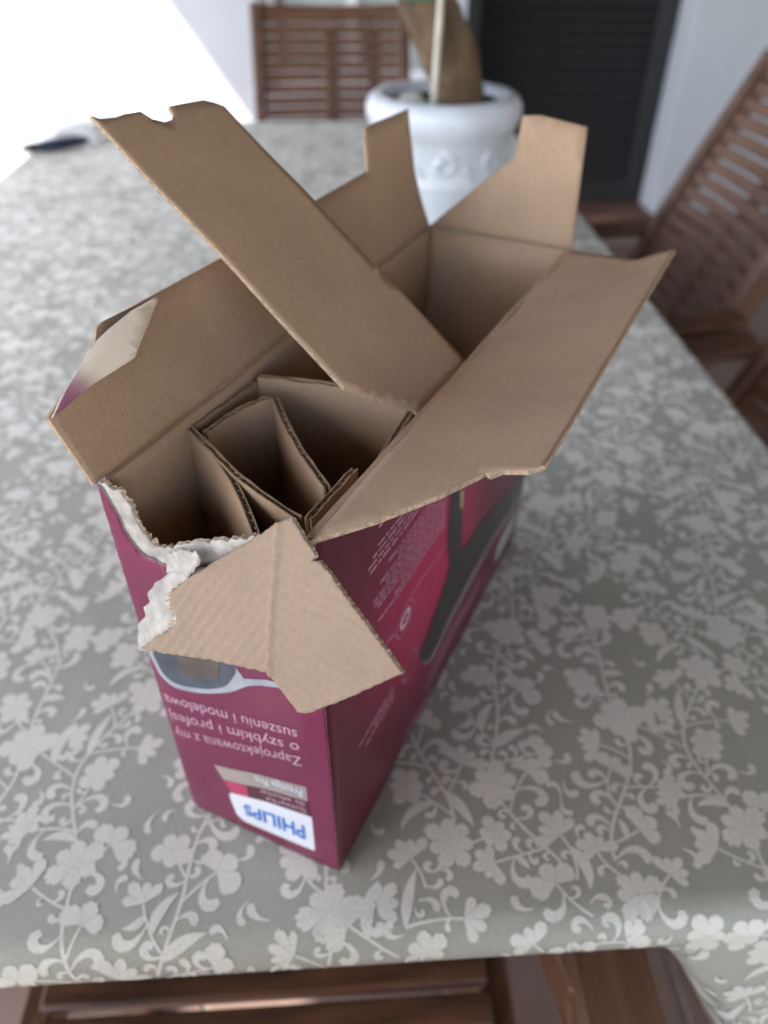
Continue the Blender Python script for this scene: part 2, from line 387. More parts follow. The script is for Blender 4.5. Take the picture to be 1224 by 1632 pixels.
# louvred door
door = link('door', bpy.data.meshes.new('door'), M['louvre'], house)
dy = WY + 0.205
bmd = bmesh.new(); bmesh.ops.create_cube(bmd, size=1, matrix=Matrix.Translation(((DX0 + DX1) / 2, dy + 0.035, (DZ0 + DZ1) / 2)) @ Matrix.Diagonal((DX1 - DX0 - 0.02, 0.012, DZ1 - DZ0 - 0.02, 1))); bmd.to_mesh(door.data); bmd.free()
def dpart(name, mb, m_, bevel=0.003):
    o = mb.build(name, m_, None, bevel=bevel); o.parent = door; return o
fw_ = 0.085
dpart('stile', MB().box((DX0 + 0.003, dy - 0.03, DZ0), (DX0 + fw_, dy + 0.025, DZ1 - 0.003)), M['louvre_frame'])
dpart('stile', MB().box((DX1 - fw_, dy - 0.03, DZ0), (DX1 - 0.003, dy + 0.025, DZ1 - 0.003)), M['louvre_frame'])
dpart('rail', MB().box((DX0 + fw_ + .001, dy - 0.028, DZ0 + 0.002), (DX1 - fw_ - .001, dy + 0.024, DZ0 + 0.10)), M['louvre_frame'])
dpart('rail', MB().box((DX0 + fw_ + .001, dy - 0.028, DZ1 - 0.11), (DX1 - fw_ - .001, dy + 0.024, DZ1 - 0.004)), M['louvre_frame'])
sl0 = None; z = DZ0 + 0.125; ca, sa = math.cos(R(48)), math.sin(R(48))
while z < DZ1 - 0.12:
    if sl0 is None:
        hw = (DX1 - DX0) / 2 - fw_ - 0.002; rings = []
        for x in (-hw, hw):
            rings.append([(x, a * ca - b * sa, a * sa + b * ca) for a, b in ((-0.024, -0.004), (0.024, -0.004), (0.024, 0.004), (-0.024, 0.004))])
        sl0 = MB().loft(rings).build('slat', M['louvre'], None); s_ = sl0
    else:
        s_ = sl0.copy(); COL.objects.link(s_)
    s_.parent = door; s_.location = ((DX0 + DX1) / 2, dy - 0.002, z); z += 0.044
# window with a pale curtain
win = MB().box((WX0 + 0.002, WY + 0.22, WZ0 + 0.002), (WX1 - 0.002, WY + 0.235, WZ1 - 0.002)).build('window', M['louvre_frame'], house)
def wpart(name, mb, m_, bevel=0.003):
    o = mb.build(name, m_, None, bevel=bevel); o.parent = win; return o
y0, y1 = WY + 0.06, WY + 0.11
wpart('frame', MB().box((WX0 + .003, y0, WZ0 + .003), (WX0 + .055, y1, WZ1 - .003)).box((WX1 - .055, y0, WZ0 + .003), (WX1 - .003, y1, WZ1 - .003)).box((WX0 + .056, y0, WZ0 + .003), (WX1 - .056, y1, WZ0 + .06)).box((WX0 + .056, y0, WZ1 - .06), (WX1 - .056, y1, WZ1 - .003)), M['upvc'])
wpart('mullion', MB().box(((WX0 + WX1) / 2 - .022, y0 + .003, WZ0 + .061), ((WX0 + WX1) / 2 + .022, y1 - .003, WZ1 - .061)), M['upvc'])
for s_ in (0, 1):
    a = WX0 + .056 if s_ == 0 else (WX0 + WX1) / 2 + .023; b = (WX0 + WX1) / 2 - .023 if s_ == 0 else WX1 - .056
    wpart('pane', MB().box((a, y0 + .022, WZ0 + .061), (b, y0 + .028, WZ1 - .061)), M['glass'], 0)
cv = []; cf = []
nc = 160
for i in range(nc + 1):
    x = WX0 + 0.09 + (WX1 - WX0 - 0.12) * i / nc
    w_ = WY + 0.17 + 0.018 * math.sin(i * 0.62) + 0.008 * math.sin(i * 0.23 + 1)
    cv += [(x, w_, WZ0 + 0.02), (x, w_ + 0.004, WZ1 - 0.03)]
    if i: cf.append((2 * i - 2, 2 * i, 2 * i + 1, 2 * i - 1))
oc = mesh_py('curtain', cv, cf, M['curtain'], None, smooth=True); oc.parent = win
wpart('sill', MB().box((WX0 - .02, WY - .035, WZ0 - .03), (WX1 + .02, WY + .059, WZ0 - .001)), M['plaster'])

# ---------------------------------------------------------------- table
TX0, TX1, TY0, TY1 = -0.690, 0.468, -0.041, 1.965
table = empty('table', (-0.1, 0.95, 0)); tag(table, 'long wooden dining table hidden under the grey floral cloth', 'table')
i_ = 0.03
MB().box((TX0 + i_, TY0 + i_, TZ - 0.045), (TX1 - i_, TY1 - i_, TZ - 0.012)).build('table_top', M['wood_y'], table, bevel=0.004)
for x in (TX0 + 0.10, TX1 - 0.19):
    for y in (TY0 + 0.30, TY1 - 0.30):
        MB().box((x, y, 0), (x + 0.085, y + 0.085, TZ - 0.046)).build('leg', M['wood_z'], table, bevel=0.006)
for x in (TX0 + 0.12, TX1 - 0.16):
    MB().box((x, TY0 + 0.39, TZ - 0.12), (x + 0.03, TY1 - 0.31, TZ - 0.047)).build('apron', M['wood_y'], table, bevel=0.003)

RAD = 0.020
def sstep(a, b, x):
    t = min(1, max(0, (x - a) / (b - a))); return t * t * (3 - 2 * t)
def wrap(d, incl):
    """d = arc length past the start of the rounded edge; returns outward run and drop"""
    if d <= 0: return d, 0.0
    q = RAD * math.pi / 2
    if d < q: return RAD * math.sin(d / RAD), RAD * (1 - math.cos(d / RAD))
    e = d - q
    return RAD + incl * e, RAD + e * math.sqrt(max(0.05, 1 - incl * incl))
def crease(x, y):
    yl = 1.487 + 0.315 * x + 0.10 * (x + 0.35) ** 2
    a = 0.0040 * math.exp(-((y - yl) / 0.014) ** 2)
    a += 0.0016 * math.exp(-((y - 0.62 - 0.05 * x) / 0.010) ** 2) * sstep(0.1, 0.3, x)
    return a
def cloth_at(a, b, h=0.0):
    """a, b = flat cloth coordinates; h = lift along the surface normal (roughly)"""
    fr = (TY0 + RAD) - b                               # past the front edge
    xr = a - (TX1 - RAD); xl = (TX0 + RAD) - a; bk = b - (TY1 - RAD)
    x, y, z = a, b, TZ
    drop = 0.0
    ox = oy = 0.0
    if xr > 0:
        incl = 0.10 + 0.05 * math.sin(b * 9)
        o_, d_ = wrap(xr, incl); x = TX1 - RAD + o_; drop += d_; ox = min(1, xr / RAD)
    if xl > 0:
        o_, d_ = wrap(xl, 0.08 + 0.05 * math.sin(b * 8 + 1)); x = TX0 + RAD - o_; drop += d_; ox = -min(1, xl / RAD)
    if fr > 0:
        k = sstep(0.0, 0.05, x - (0.158 + 0.42 * max(0.0, fr - RAD)))
        incl = -0.66 + (0.66 + 0.10 + 0.10 * math.sin((x - 0.2) * 16)) * k
        o_, d_ = wrap(fr, incl); y = TY0 + RAD - o_; drop += d_; oy = -min(1, fr / RAD)
    if bk > 0:
        o_, d_ = wrap(bk, 0.05 + 0.05 * math.sin(a * 10)); y = TY1 - RAD + o_; drop += d_; oy = min(1, bk / RAD)
    z -= drop
    if drop == 0:
        e = min(1.0, max(0.0, min(-fr, -xr, -xl, -bk)) / 0.10)
        z += crease(x, y) + e * (0.0016 * noise.noise((x * 6, y * 6, 0)) + 0.0005 * noise.noise((x * 15, y * 15, 4)))
    w = V((ox, oy, 1.0 if drop < RAD * 0.9 else 0.15)).normalized()
    return V((x, y, z)) + w * h
def axis(lo, hi, elo, ehi, step):
    out = [lo]; 
    while out[-1] < hi - 1e-6:
        q = out[-1]; fine = (abs(q - elo) < 0.05 or abs(q - ehi) < 0.05)
        out.append(min(hi, q + (0.0035 if fine else step)))
    return out
OV = 0.20
au = axis(TX0 - OV, TX1 + OV, TX0, TX1, 0.010); av = axis(TY0 - OV, TY1 + OV, TY0, TY1, 0.006)
cvv = [cloth_at(a, b) for b in av for a in au]; na = len(au)
cff = [(j * na + i, j * na + i + 1, (j + 1) * na + i + 1, (j + 1) * na + i) for j in range(len(av) - 1) for i in range(na - 1)]
cloth = mesh_py('tablecloth', cvv, cff, M['cloth'], None, smooth=True)
tag(cloth, 'grey tablecloth woven with pale flowers and scrolling leaves, draped over the table', 'tablecloth')

# woven flower pattern: one repeat is laid out with vines, flowers and curled leaves, then repeated over the cloth
TW, TH = 0.340, 0.400
RES = 1000.0
occ = np.zeros((int(TH * RES), int(TW * RES)), bool)
def raster(pts, rad, test=False, lim=0.06, skip=0):
    hit = tot = 0; cells = []
    for k, ((x, y), r_) in enumerate(zip(pts, rad)):
        n_ = int(r_ * RES) + 1
        for i in range(-n_, n_ + 1):
            for j in range(-n_, n_ + 1):
                if i * i + j * j <= (r_ * RES) ** 2:
                    c = (int(y * RES + j) % occ.shape[0], int(x * RES + i) % occ.shape[1]); cells.append(c)
                    if test and k >= skip:
                        tot += 1; hit += occ[c]
    if test and tot and hit / tot > lim: return False
    for c in cells: occ[c] = True
    return True
motifs = []                                           # (polygons in 2D, level)
def strip2d(pts, wid, lvl):
    pl = []; L = []; Rr = []
    for i, (x, y) in enumerate(pts):
        a = pts[max(i - 1, 0)]; b = pts[min(i + 1, len(pts) - 1)]; d = math.hypot(b[0] - a[0], b[1] - a[1]) or 1
        nx, ny = -(b[1] - a[1]) / d, (b[0] - a[0]) / d
        L.append((x + nx * wid[i] / 2, y + ny * wid[i] / 2)); Rr.append((x - nx * wid[i] / 2, y - ny * wid[i] / 2))
    for i in range(len(pts) - 1): pl.append([Rr[i], Rr[i + 1], L[i + 1], L[i]])
    motifs.append((pl, lvl))
def scroll(x, y, th, L, curl, wmax, kind=0, marg=0.0013, lim=0.03):
    """kind 0: comma with a round curled end, 1: crescent leaf with a pointed end"""
    n_ = 12; pts = [(x, y)]; h = th; ds = L / n_
    for i in range(n_):
        t = i / n_; h += curl * ((0.25 + 2.2 * t * t) if kind == 0 else 1.0) / n_
        pts.append((pts[-1][0] + ds * math.cos(h), pts[-1][1] + ds * math.sin(h)))
    wid = []
    for i in range(n_ + 1):
        t = i / n_
        if kind == 0:
            w = wmax * (0.20 + 0.80 * sstep(0.05, 0.85, t))
            if t > 0.80: w *= math.sqrt(max(0.03, 1 - ((t - 0.80) / 0.205) ** 2))
        else:
            w = wmax * max(0.10, math.sin(math.pi * min(1, t ** 0.8)) ** 0.8) if t > 0.04 else wmax * 0.2
        wid.append(w)
    if not raster(pts, [w / 2 + marg for w in wid], True, lim, 4): return False
    strip2d(pts, wid, 1); return True
def flower(x, y, th, Rf, npet, serr, test=True, fan=2 * math.pi):
    off = 0.0 if fan > 6 else Rf * 0.35
    if test and not raster([(x + off * math.cos(th), y + off * math.sin(th))], [Rf * (0.98 if fan > 6 else 0.85)], True, 0.05): return False
    if not test: raster([(x, y)], [Rf * 1.0])
    pl = []
    for k in range(npet):
        a0 = th - fan / 2 + fan * k / npet; a1 = a0 + fan / npet; gap = 0.012 * fan / npet
        lenk = Rf * (1.0 + 0.15 * math.sin(k * 2.3 + serr * 5)) * (1.25 if fan < 6 else 1.0); ns = 8
        prev = None
        for i in range(ns + 1):
            t = i / ns; a = a0 + gap + (a1 - a0 - 2 * gap) * t
            tip = math.sin(math.pi * t) ** 0.7 if (k * 7 + int(serr * 9)) % 3 == 0 else 1 - abs(2 * t - 1) ** 1.9
            r_ = lenk * (0.72 + 0.28 * tip) * (1 + serr * (0.06 if i % 2 else -0.05))
            row = [(x + q * r_ * math.cos(a), y + q * r_ * math.sin(a)) for q in (0.05, 0.55, 1.0)]
            if prev:
                for e in range(2): pl.append([prev[e], prev[e + 1], row[e + 1], row[e]])
            prev = row
    motifs.append((pl, 2)); return True
rp = random.Random(33)
stems = []
def stem(pts, w=0.0030):
    stems.extend([(pts[i], pts[min(i + 1, len(pts) - 1)]) for i in range(len(pts) - 1)])
    raster(pts, [w / 2 + 0.0008] * len(pts)); strip2d(pts, [w] * len(pts), 0)
vines = []
for x0, ph, A in ((0.055, 0.3, 0.026), (0.170, 2.6, 0.030), (0.283, 4.6, 0.026)):
    pts = [(x0 + A * math.sin(2 * math.pi * t + ph) + 0.012 * math.sin(4 * math.pi * t + ph), TH * t) for t in [i / 72 for i in range(73)]]
    vines.append(pts); stem(pts, 0.0036)
for vi, pts in enumerate(vines):                       # some flowers sit on the vine, others on side branches
    for k, i in enumerate(((5, 41), (16, 55), (30, 66))[vi]):
        x, y = pts[i]; flower(x, y, rp.uniform(0, 6), rp.uniform(0.024, 0.028), rp.choice((6, 7)), rp.uniform(0.5, 1.0), False)
    for k, i in enumerate((3, 10, 14, 20, 25, 33, 37, 47, 51, 58, 63, 69)):
        x, y = pts[i]; x2, y2 = pts[i + 1]; h = math.atan2(y2 - y, x2 - x); sd_ = 1 if (k + vi) % 2 else -1
        for tr in range(24):
            th = h + sd_ * rp.uniform(0.6, 1.15); cu = -sd_ * rp.uniform(-0.6, 1.4); L = rp.uniform(0.030, 0.062)
            bp_ = [(x, y)]; hh = th
            for q in range(10): hh += cu / 10; bp_.append((bp_[-1][0] + L / 10 * math.cos(hh), bp_[-1][1] + L / 10 * math.sin(hh)))
            Rf = rp.uniform(0.016, 0.0225); fan = rp.choice((2 * math.pi, 3.9, 3.3, 2.8))
            if flower(*bp_[-1], hh, Rf, rp.choice((5, 6)) if fan > 6 else rp.choice((3, 4, 5)), rp.uniform(0.2, 1.0), True, fan):
                stem(bp_, 0.0028); break
def sprout(n_, Ls, ws):
    for q in range(n_):
        (x, y), (x2, y2) = rp.choice(stems); h = math.atan2(y2 - y, x2 - x); s_ = rp.choice((-1, 1)); kd = 0 if rp.random() < 0.8 else 1
        if rp.random() < 0.3: h += math.pi
        scroll(x, y, h + s_ * rp.uniform(0.3, 0.9), rp.uniform(*Ls), s_ * (rp.uniform(3.0, 5.6) if kd == 0 else rp.uniform(0.4, 1.6)) * rp.choice((1, 1, -1)), rp.uniform(*ws) * (1.0 if kd == 0 else 1.1), kd)
sprout(700, (0.038, 0.056), (0.0095, 0.0120)); sprout(1000, (0.026, 0.038), (0.0085, 0.0105)); sprout(2500, (0.015, 0.026), (0.0066, 0.0088)); sprout(2000, (0.011, 0.016), (0.0055, 0.0070))
for q in range(300):                                   # loose curls close the larger gaps
    scroll(rp.uniform(0, TW), rp.uniform(0, TH), rp.uniform(0, 6.28), rp.uniform(0.018, 0.030), rp.choice((-1, 1)) * rp.uniform(1.8, 4.2), rp.uniform(0.0070, 0.0090), 0, 0.0016, 0.015)
pv = []; pf = []
SCL = 0.60
for ti in range(-6, 6):
    for tj in range(-2, 11):
        offx = ti * TW * SCL + 0.02; offy = tj * TH * SCL + (TH * SCL / 2 if ti % 2 else 0)
        for mk, (pl, lvl) in enumerate(motifs):
            cx, cy = pl[0][0][0] * SCL + offx, pl[0][0][1] * SCL + offy
            if not (TX0 - 0.10 < cx < TX1 + 0.14 and TY0 - 0.17 < cy < TY1 + 0.05): continue
            for q in pl:
                k = len(pv)
                for (x, y) in q: pv.append(cloth_at(x * SCL + offx, y * SCL + offy, 0.00016 + 0.00006 * lvl + 0.0000025 * (mk % 41)))
                pf.append(tuple(range(k, k + len(q))))
pat = mesh_py('woven_flower_pattern', pv, pf, M['damask'], None)
bmp = bmesh.new(); bmp.from_mesh(pat.data)
for f in bmp.faces:
    if f.normal.z < -0.2: f.normal_flip()
bmesh.ops.remove_doubles(bmp, verts=bmp.verts, dist=2e-6)
for f in bmp.faces: f.smooth = True
bmp.to_mesh(pat.data); bmp.free()
pat.parent = cloth; pat['kind'] = 'stuff'

# ---------------------------------------------------------------- garden chairs
def make_chair(name):
    t = empty(name)
    SW, BW = 0.40, 0.455
    def spine(z): return -(0.20 + 0.42 * (z - 0.43) + 0.10 * max(0, z - 0.55) ** 2)
    zs = [0.40 + 0.565 * i / 10 for i in range(11)]
    for s in (-1, 1):
        x = s * (BW / 2 - 0.016)
        MB().beam([(x, spine(z), z) for z in zs], 0.032, 0.045, (1, 0, 0)).build('back_post', M['wood_z'], t, True, bevel=0.004)
        MB().beam([(x, -0.19 + 0.0 * i, 0.44 - 0.44 * i / 4) if i < 3 else (x, -0.19 - 0.03 * (i - 2), 0.44 - 0.44 * i / 4) for i in range(5)], 0.03, 0.045, (1, 0, 0)).build('rear_leg', M['wood_z'], t, True, bevel=0.004)
        MB().beam([(s * 0.218, 0.19, 0.588), (s * 0.218, 0.185, 0.45), (s * 0.218, 0.18, 0.30), (s * 0.218, 0.20, 0.0)], 0.045, 0.032, (0, 1, 0)).build('front_leg', M['wood_z'], t, True, bevel=0.004)
        MB().box((s * 0.205 - 0.014, -0.20, 0.385), (s * 0.205 + 0.014, 0.215, 0.432)).build('seat_rail', M['wood_y'], t, True, bevel=0.003)
        arm = MB().beam([(s * 0.252, -0.275, 0.618), (s * 0.258, -0.12, 0.602), (s * 0.262, 0.06, 0.600), (s * 0.258, 0.20, 0.602), (s * 0.250, 0.235, 0.598)], 0.058, 0.024, (1, 0, 0))
        arm.build('armrest', M['wood_y'], t, True, bevel=0.005)
        MB().beam([(s * 0.235, 0.165, 0.47), (s * 0.236, 0.10, 0.52), (s * 0.238, 0.03, 0.57), (s * 0.240, -0.01, 0.589)], 0.022, 0.04, (1, 0, 0)).build('arm_brace', M['wood_y'], t, True, bevel=0.003)
        MB().tube([(s * 0.229, 0.155, 0.41), (s * 0.236, 0.155, 0.41)], 0.006, 8).build('bolt', M['metal'], t, True)
    y = 0.205; first = None
    while y > -0.19:
        if first is None:
            first = MB().box((-SW / 2 + 0.003, -0.0135, 0.434), (SW / 2 - 0.003, 0.0135, 0.450)).build('seat_slat', M['wood'], t, True, bevel=0.003); o = first
        else:
            o = first.copy(); COL.objects.link(o); o.parent = t
        o.location = (0, y, 0); y -= 0.0335
    first = None; z = 0.49
    while z < 0.935:
        hw = BW / 2 - 0.034
        if first is None:
            pts = [(hw * q, -0.018 * (1 - q * q), 0) for q in (-1, -0.6, -0.2, 0.2, 0.6, 1)]
            first = MB().beam(pts, 0.0252, 0.013, (0, -0.40, 0.92)).build('back_slat', M['wood'], t, True, bevel=0.002); o = first
        else:
            o = first.copy(); COL.objects.link(o); o.parent = t
        o.location = (0, spine(z) + 0.004, z); z += 0.0278
    for x in (-0.125, 0.0):
        MB().beam([(x, spine(z) - 0.016 - 0.018 * (1 - (x / 0.2) ** 2), z) for z in zs[1:-1]], 0.034, 0.016, (1, 0, 0)).build('back_batten', M['wood_z'], t, True, bevel=0.002)
    MB().beam([(BW / 2 * q * 0.93, spine(0.948) - 0.018 * (1 - q * q), 0.948 - 0.006 * (1 - q * q)) for q in (-1, -0.6, -0.2, 0.2, 0.6, 1)], 0.040, 0.024, (0, -0.40, 0.92)).build('top_rail', M['wood'], t, True, bevel=0.004)
    return t
def copy_tree(o, parent=None):
    c = o.copy(); COL.objects.link(c); c.parent = parent
    if parent is not None: c.matrix_parent_inverse = o.matrix_parent_inverse.copy()
    for ch in list(o.children): copy_tree(ch, c)
    return c
CG = 'wooden slatted garden chairs around the table'
ch0 = make_chair('garden_chair')
spots = [((0.010, 1.925, 0), R(180), 'brown slatted wooden chair at the far end of the table, behind the white pot'),
         ((0.452, 1.250, 0), R(90), 'brown slatted wooden armchair beside the right table edge, below the dark door'),
         ((0.440, 0.655, 0), R(90), 'brown wooden armchair at the right table edge, nearest the camera, only its arm showing'),
         ((-0.072, -0.020, 0), R(0), 'dark wooden slatted chair pushed under the near edge of the tablecloth')]
for k, (loc, rz, lab) in enumerate(spots):
    o = ch0 if k == 0 else copy_tree(ch0)
    o.location = loc; o.rotation_euler = (0, 0, rz); tag(o, lab, 'chair', CG)

# ---------------------------------------------------------------- cardboard box
BOT = dict(FL=V((-0.090, 0.049, TZ + 0.0015)), FR=V((0.002, 0.002, TZ + 0.0015)), BR=V((0.162, 0.292, TZ + 0.0015)), BL=V((0.071, 0.341, TZ + 0.0015)))
TOP = dict(FL=V((-0.0880, 0.0430, 1.01)), FR=V((0.0, 0.0040, 1.01)), BR=V((0.172, 0.2940, 1.01)), BL=V((0.081, 0.3480, 1.01)))
ctr = (TOP['FL'] + TOP['BR']) / 2
box = empty('cardboard_box', (0.035, 0.17, TZ))
tag(box, 'torn open maroon printed cardboard box standing upside down on the tablecloth', 'box')
TH_ = 0.0028
def wallmap(a, b, off=0.0, amp=0.0012):
    A, B, C_, D = BOT[a], BOT[b], TOP[b], TOP[a]
    n_ = (B - A).cross(D - A).normalized()
    if n_.dot((A + B) / 2 - V((ctr.x, ctr.y, A.z))) < 0: n_ = -n_
    def f(x, y):
        p_ = A * (1 - x) * (1 - y) + B * x * (1 - y) + C_ * x * y + D * (1 - x) * y
        e = min(1, 8 * min(x, 1 - x)) if 0 < x < 1 else 0
        if a == 'FL' and x < 0.14: p_ = p_ - n_ * 0.0014 * (1 - x / 0.14) ** 2
        p_ = p_ + n_ * (off + amp * e * noise.noise((p_.x * 22, p_.y * 22, p_.z * 14)))
        return p_, n_
    return f
fF = wallmap('FL', 'FR'); fR = wallmap('FR', 'BR'); fB = wallmap('BR', 'BL'); fL = wallmap('BL', 'FL')
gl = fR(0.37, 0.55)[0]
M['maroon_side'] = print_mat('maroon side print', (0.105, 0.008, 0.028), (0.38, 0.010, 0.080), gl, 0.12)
WM = lambda face: [face, M['kraft'], M['kraft_edge']]
# front wall: torn along its top, the printed layer torn lower than the core
core = [(0.012, 0), (0.988, 0), (0.988, 1), (0.90, 0.998), (0.80, 0.985), (0.6284, 0.9538), (0.4856, 0.9356), (0.3465, 0.9087), (0.3206, 0.897), (0.2343, 0.8931), (0.1767, 0.915), (0.1543, 0.9489), (0.1547, 0.9768), (0.1094, 0.9937), (0.0469, 0.9962), (0.012, 1.004)]
fwall = sheet('front_wall', core, wallmap('FL', 'FR', -0.0009), TH_ - 0.0006, [M['torn'], M['kraft'], M['torn_edge']], box, step=0.028, sy=0.022, ragged=0.010)
skin = [(0.0, 0), (1, 0), (1, 1), (0.90, 0.99), (0.75, 0.945), (0.55, 0.900), (0.42, 0.872), (0.3725, 0.855), (0.2778, 0.856), (0.2266, 0.862), (0.155, 0.868), (0.128, 0.880), (0.085, 0.912), (0.082, 0.938), (0.050, 0.968), (0.028, 0.990), (0.0, 1.004)]
sheet('printed_layer', skin, wallmap('FL', 'FR', 0.0), 0.0004, [M['maroon'], M['torn'], M['torn']], fwall, step=0.025, sy=0.03, ragged=0.006)
def full(n_=1.0): return [(0, 0), (1, 0), (1, n_), (0, n_)]
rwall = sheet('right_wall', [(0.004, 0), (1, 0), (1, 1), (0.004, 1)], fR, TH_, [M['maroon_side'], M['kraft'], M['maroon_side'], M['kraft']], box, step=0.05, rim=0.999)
lwall = sheet('left_wall', [(0, 0), (0.982, 0), (0.982, 1), (0, 1)], fL, TH_, [M['maroon'], M['kraft'], M['maroon'], M['kraft']], box, step=0.05, rim=0.999)
bwall = sheet('back_wall', full(), fB, TH_, WM(M['maroon']), box, step=0.08)
bq = [BOT['FL'], BOT['FR'], BOT['BR'], BOT['BL']]; bc = sum(bq, V()) / 4
bq = [bc + (q - bc) * 0.955 + V((0, 0, 0.0045)) for q in bq]
sheet('base', full(), lambda x, y: (bq[0] * (1 - x) * (1 - y) + bq[1] * x * (1 - y) + bq[2] * x * y + bq[3] * (1 - x) * y, UP), 0.003, [M['kraft'], M['maroon'], M['kraft_edge']], box, step=0.2)

def flapmap(a, b, ang, lift=0.0, curl=0.0, amp=0.0008):
    A, B = TOP[a], TOP[b]; s = (B - A).normalized(); out = s.cross(UP).normalized()
    if out.dot((A + B) / 2 - ctr) < 0: out = -out
    t = out * math.sin(R(ang)) + UP * math.cos(R(ang)); n_ = s.cross(t).normalized()
    if n_.dot(CAM_LOC - A) < 0: n_ = -n_
    def f(x, y):
        p_ = A + s * x + t * y + n_ * (lift + curl * y * y)
        return p_ + n_ * amp * noise.noise((p_.x * 25, p_.y * 25, p_.z * 25)), n_
    return f
KM = [M['kraft'], M['maroon'], M['kraft_edge']]
RF = [(0.0, 0.0), (0.337, 0.0), (0.3052, 0.0506), (0.3185, 0.0713), (0.061, 0.0705), (0.0568, 0.065), (0.0562, 0.0551), (0.0521, 0.0515), (0.0541, 0.0486), (0.0522, 0.0475), (0.0361, 0.0373), (0.0167, 0.020)]
rf = sheet('right_flap', RF, flapmap('FR', 'BR', 75), 0.0020, KM, box, step=0.008)
LF = [(0.0, 0.0), (-0.0015, 0.0318), (0.0169, 0.0388), (0.0339, 0.046), (0.039, 0.0515), (0.0431, 0.0525), (0.0577, 0.0519), (0.1266, 0.0513), (0.2266, 0.0532), (0.2891, 0.0533), (0.2949, 0.0644), (0.3023, 0.0763), (0.3148, 0.0772), (0.37, 0.0762), (0.3624, 0.0622), (0.352, 0.039), (0.3485, 0.0201), (0.348, 0.0)]
lf = sheet('left_flap', LF, flapmap('FL', 'BL', 22), 0.0020, KM, box, step=0.008)
LIP = [(-0.0052, 0.0327), (0.0081, 0.0386), (0.0179, 0.0422), (0.0287, 0.0465), (0.0349, 0.0482), (0.0413, 0.0494), (0.0553, 0.0514), (0.0691, 0.0517), (0.068, 0.0505), (0.0601, 0.0471), (0.0539, 0.0441), (0.0511, 0.043), (0.0443, 0.0399), (0.0374, 0.0366), (0.0267, 0.0361), (0.0172, 0.0358), (0.0048, 0.0341)]
lipb = flapmap('FL', 'BL', 22, 0.0)
def flip_(x, y):
    d = (0.0327 + (x + 0.0052) * 0.256) - y
    p_, n_ = lipb(x, y); return p_ + n_ * (0.0085 + 0.85 * d), n_
lp = sheet('folded_corner', LIP, flip_, 0.0012, [M['lip_cream'], M['kraft'], M['torn']], lf, step=0.004)
lp['label'] = 'cream and purple corner folded over inwards'
BF = [(0.0, 0.0), (0.0558, 0.0523), (0.0566, 0.0766), (0.0682, 0.0781), (0.100, 0.0743), (0.1065, 0.0)]
sheet('back_flap', BF, flapmap('BL', 'BR', 10, 0, -0.4), 0.0020, KM, box, step=0.008)
# inner strip hinged on the inside of the right wall, leaning up and left across the box
va = (TOP['BR'] - TOP['FR']).normalized(); inn = UP.cross(va).normalized()
SA = TOP['FR'] + inn * 0.006 - UP * 0.004
st_ = inn * math.sin(R(50)) + UP * math.cos(R(50)); sn_ = va.cross(st_).normalized()
if sn_.dot(CAM_LOC - SA) < 0: sn_ = -sn_
ST = [(0.0804, 0.1854), (0.0829, 0.1829), (0.0909, 0.1817), (0.0967, 0.1821), (0.1062, 0.1812), (0.1087, 0.1762), (0.1137, 0.1732), (0.1191, 0.1733), (0.1225, 0.1757), (0.1239, 0.1798), (0.147, 0.1781), (0.1523, 0.1752), (0.1565, 0.172), (0.1645, 0.002), (0.1655, -0.004), (0.1065, -0.004), (0.1055, 0.002), (0.0913, 0.0165), (0.0794, 0.031)]
def fS(x, y):
    p_ = SA + va * x + st_ * y - sn_ * 0.10 * max(0, y - 0.03) ** 2; n_ = sn_
    return p_ + n_ * 0.0009 * noise.noise((p_.x * 22, p_.y * 22, p_.z * 22)), n_
sheet('inner_strip', ST, fS, 0.0018, [M['kraft'], M['kraft'], M['kraft_edge']], box, step=0.006)
# front flap: torn loose at its left, bent down over the front
FM = V((-0.00137, 0.00142, 1.013)); F1 = V((0.815725, -0.366869, 0.447214)); F2 = V((0.068313, -0.706626, -0.704281)); FN = V((-0.574392, -0.605051, 0.551351))
def flapf(lift=0.0, curl=0.0):
    def f(x, y):
        cx = -0.0145 - 0.21 * (y - 0.004)                 # the crease
        d = x - cx
        e = -0.10 * abs(d) * (0.5 if d > 0 else 0.25)
        e += 0.0011 * math.exp(-((d + 0.0008 * noise.noise((y * 400, 5, 1))) / 0.0011) ** 2)
        if d < 0: e += 0.00030 * math.sin((x * 0.62 + y * 0.78) * 2 * math.pi / 0.0048)
        far = max(0.0, -0.07 - x)
        p_ = FM + F1 * x + F2 * y + FN * (e + lift + curl * far)
        return p_ + FN * 0.0007 * noise.noise((p_.x * 40, p_.y * 40, p_.z * 40)), FN
    return f
FK = [(-0.0053, -0.0089), (-0.0022, -0.0031), (0.0012, 0.0028), (0.0031, 0.0063), (0.0006, 0.0083), (0.0043, 0.008), (0.008, 0.0127), (0.0333, 0.0496), (0.0246, 0.0525), (0.0079, 0.0583), (-0.0079, 0.0627), (-0.012, 0.0625), (-0.0245, 0.0474), (-0.0553, 0.0416), (-0.0975, 0.0358), (-0.0874, 0.0315), (-0.0793, 0.0293), (-0.0736, 0.0262), (-0.0725, 0.0227), (-0.0763, 0.0164), (-0.0736, 0.0125), (-0.0614, 0.0074), (-0.0509, 0.0038), (-0.0263, -0.0033), (-0.0131, -0.0078)]
ff = sheet('front_flap', FK, flapf(), 0.0022, [M['kraft_front'], M['torn'], M['torn_edge']], box, step=0.0013, ragged=0.0006)
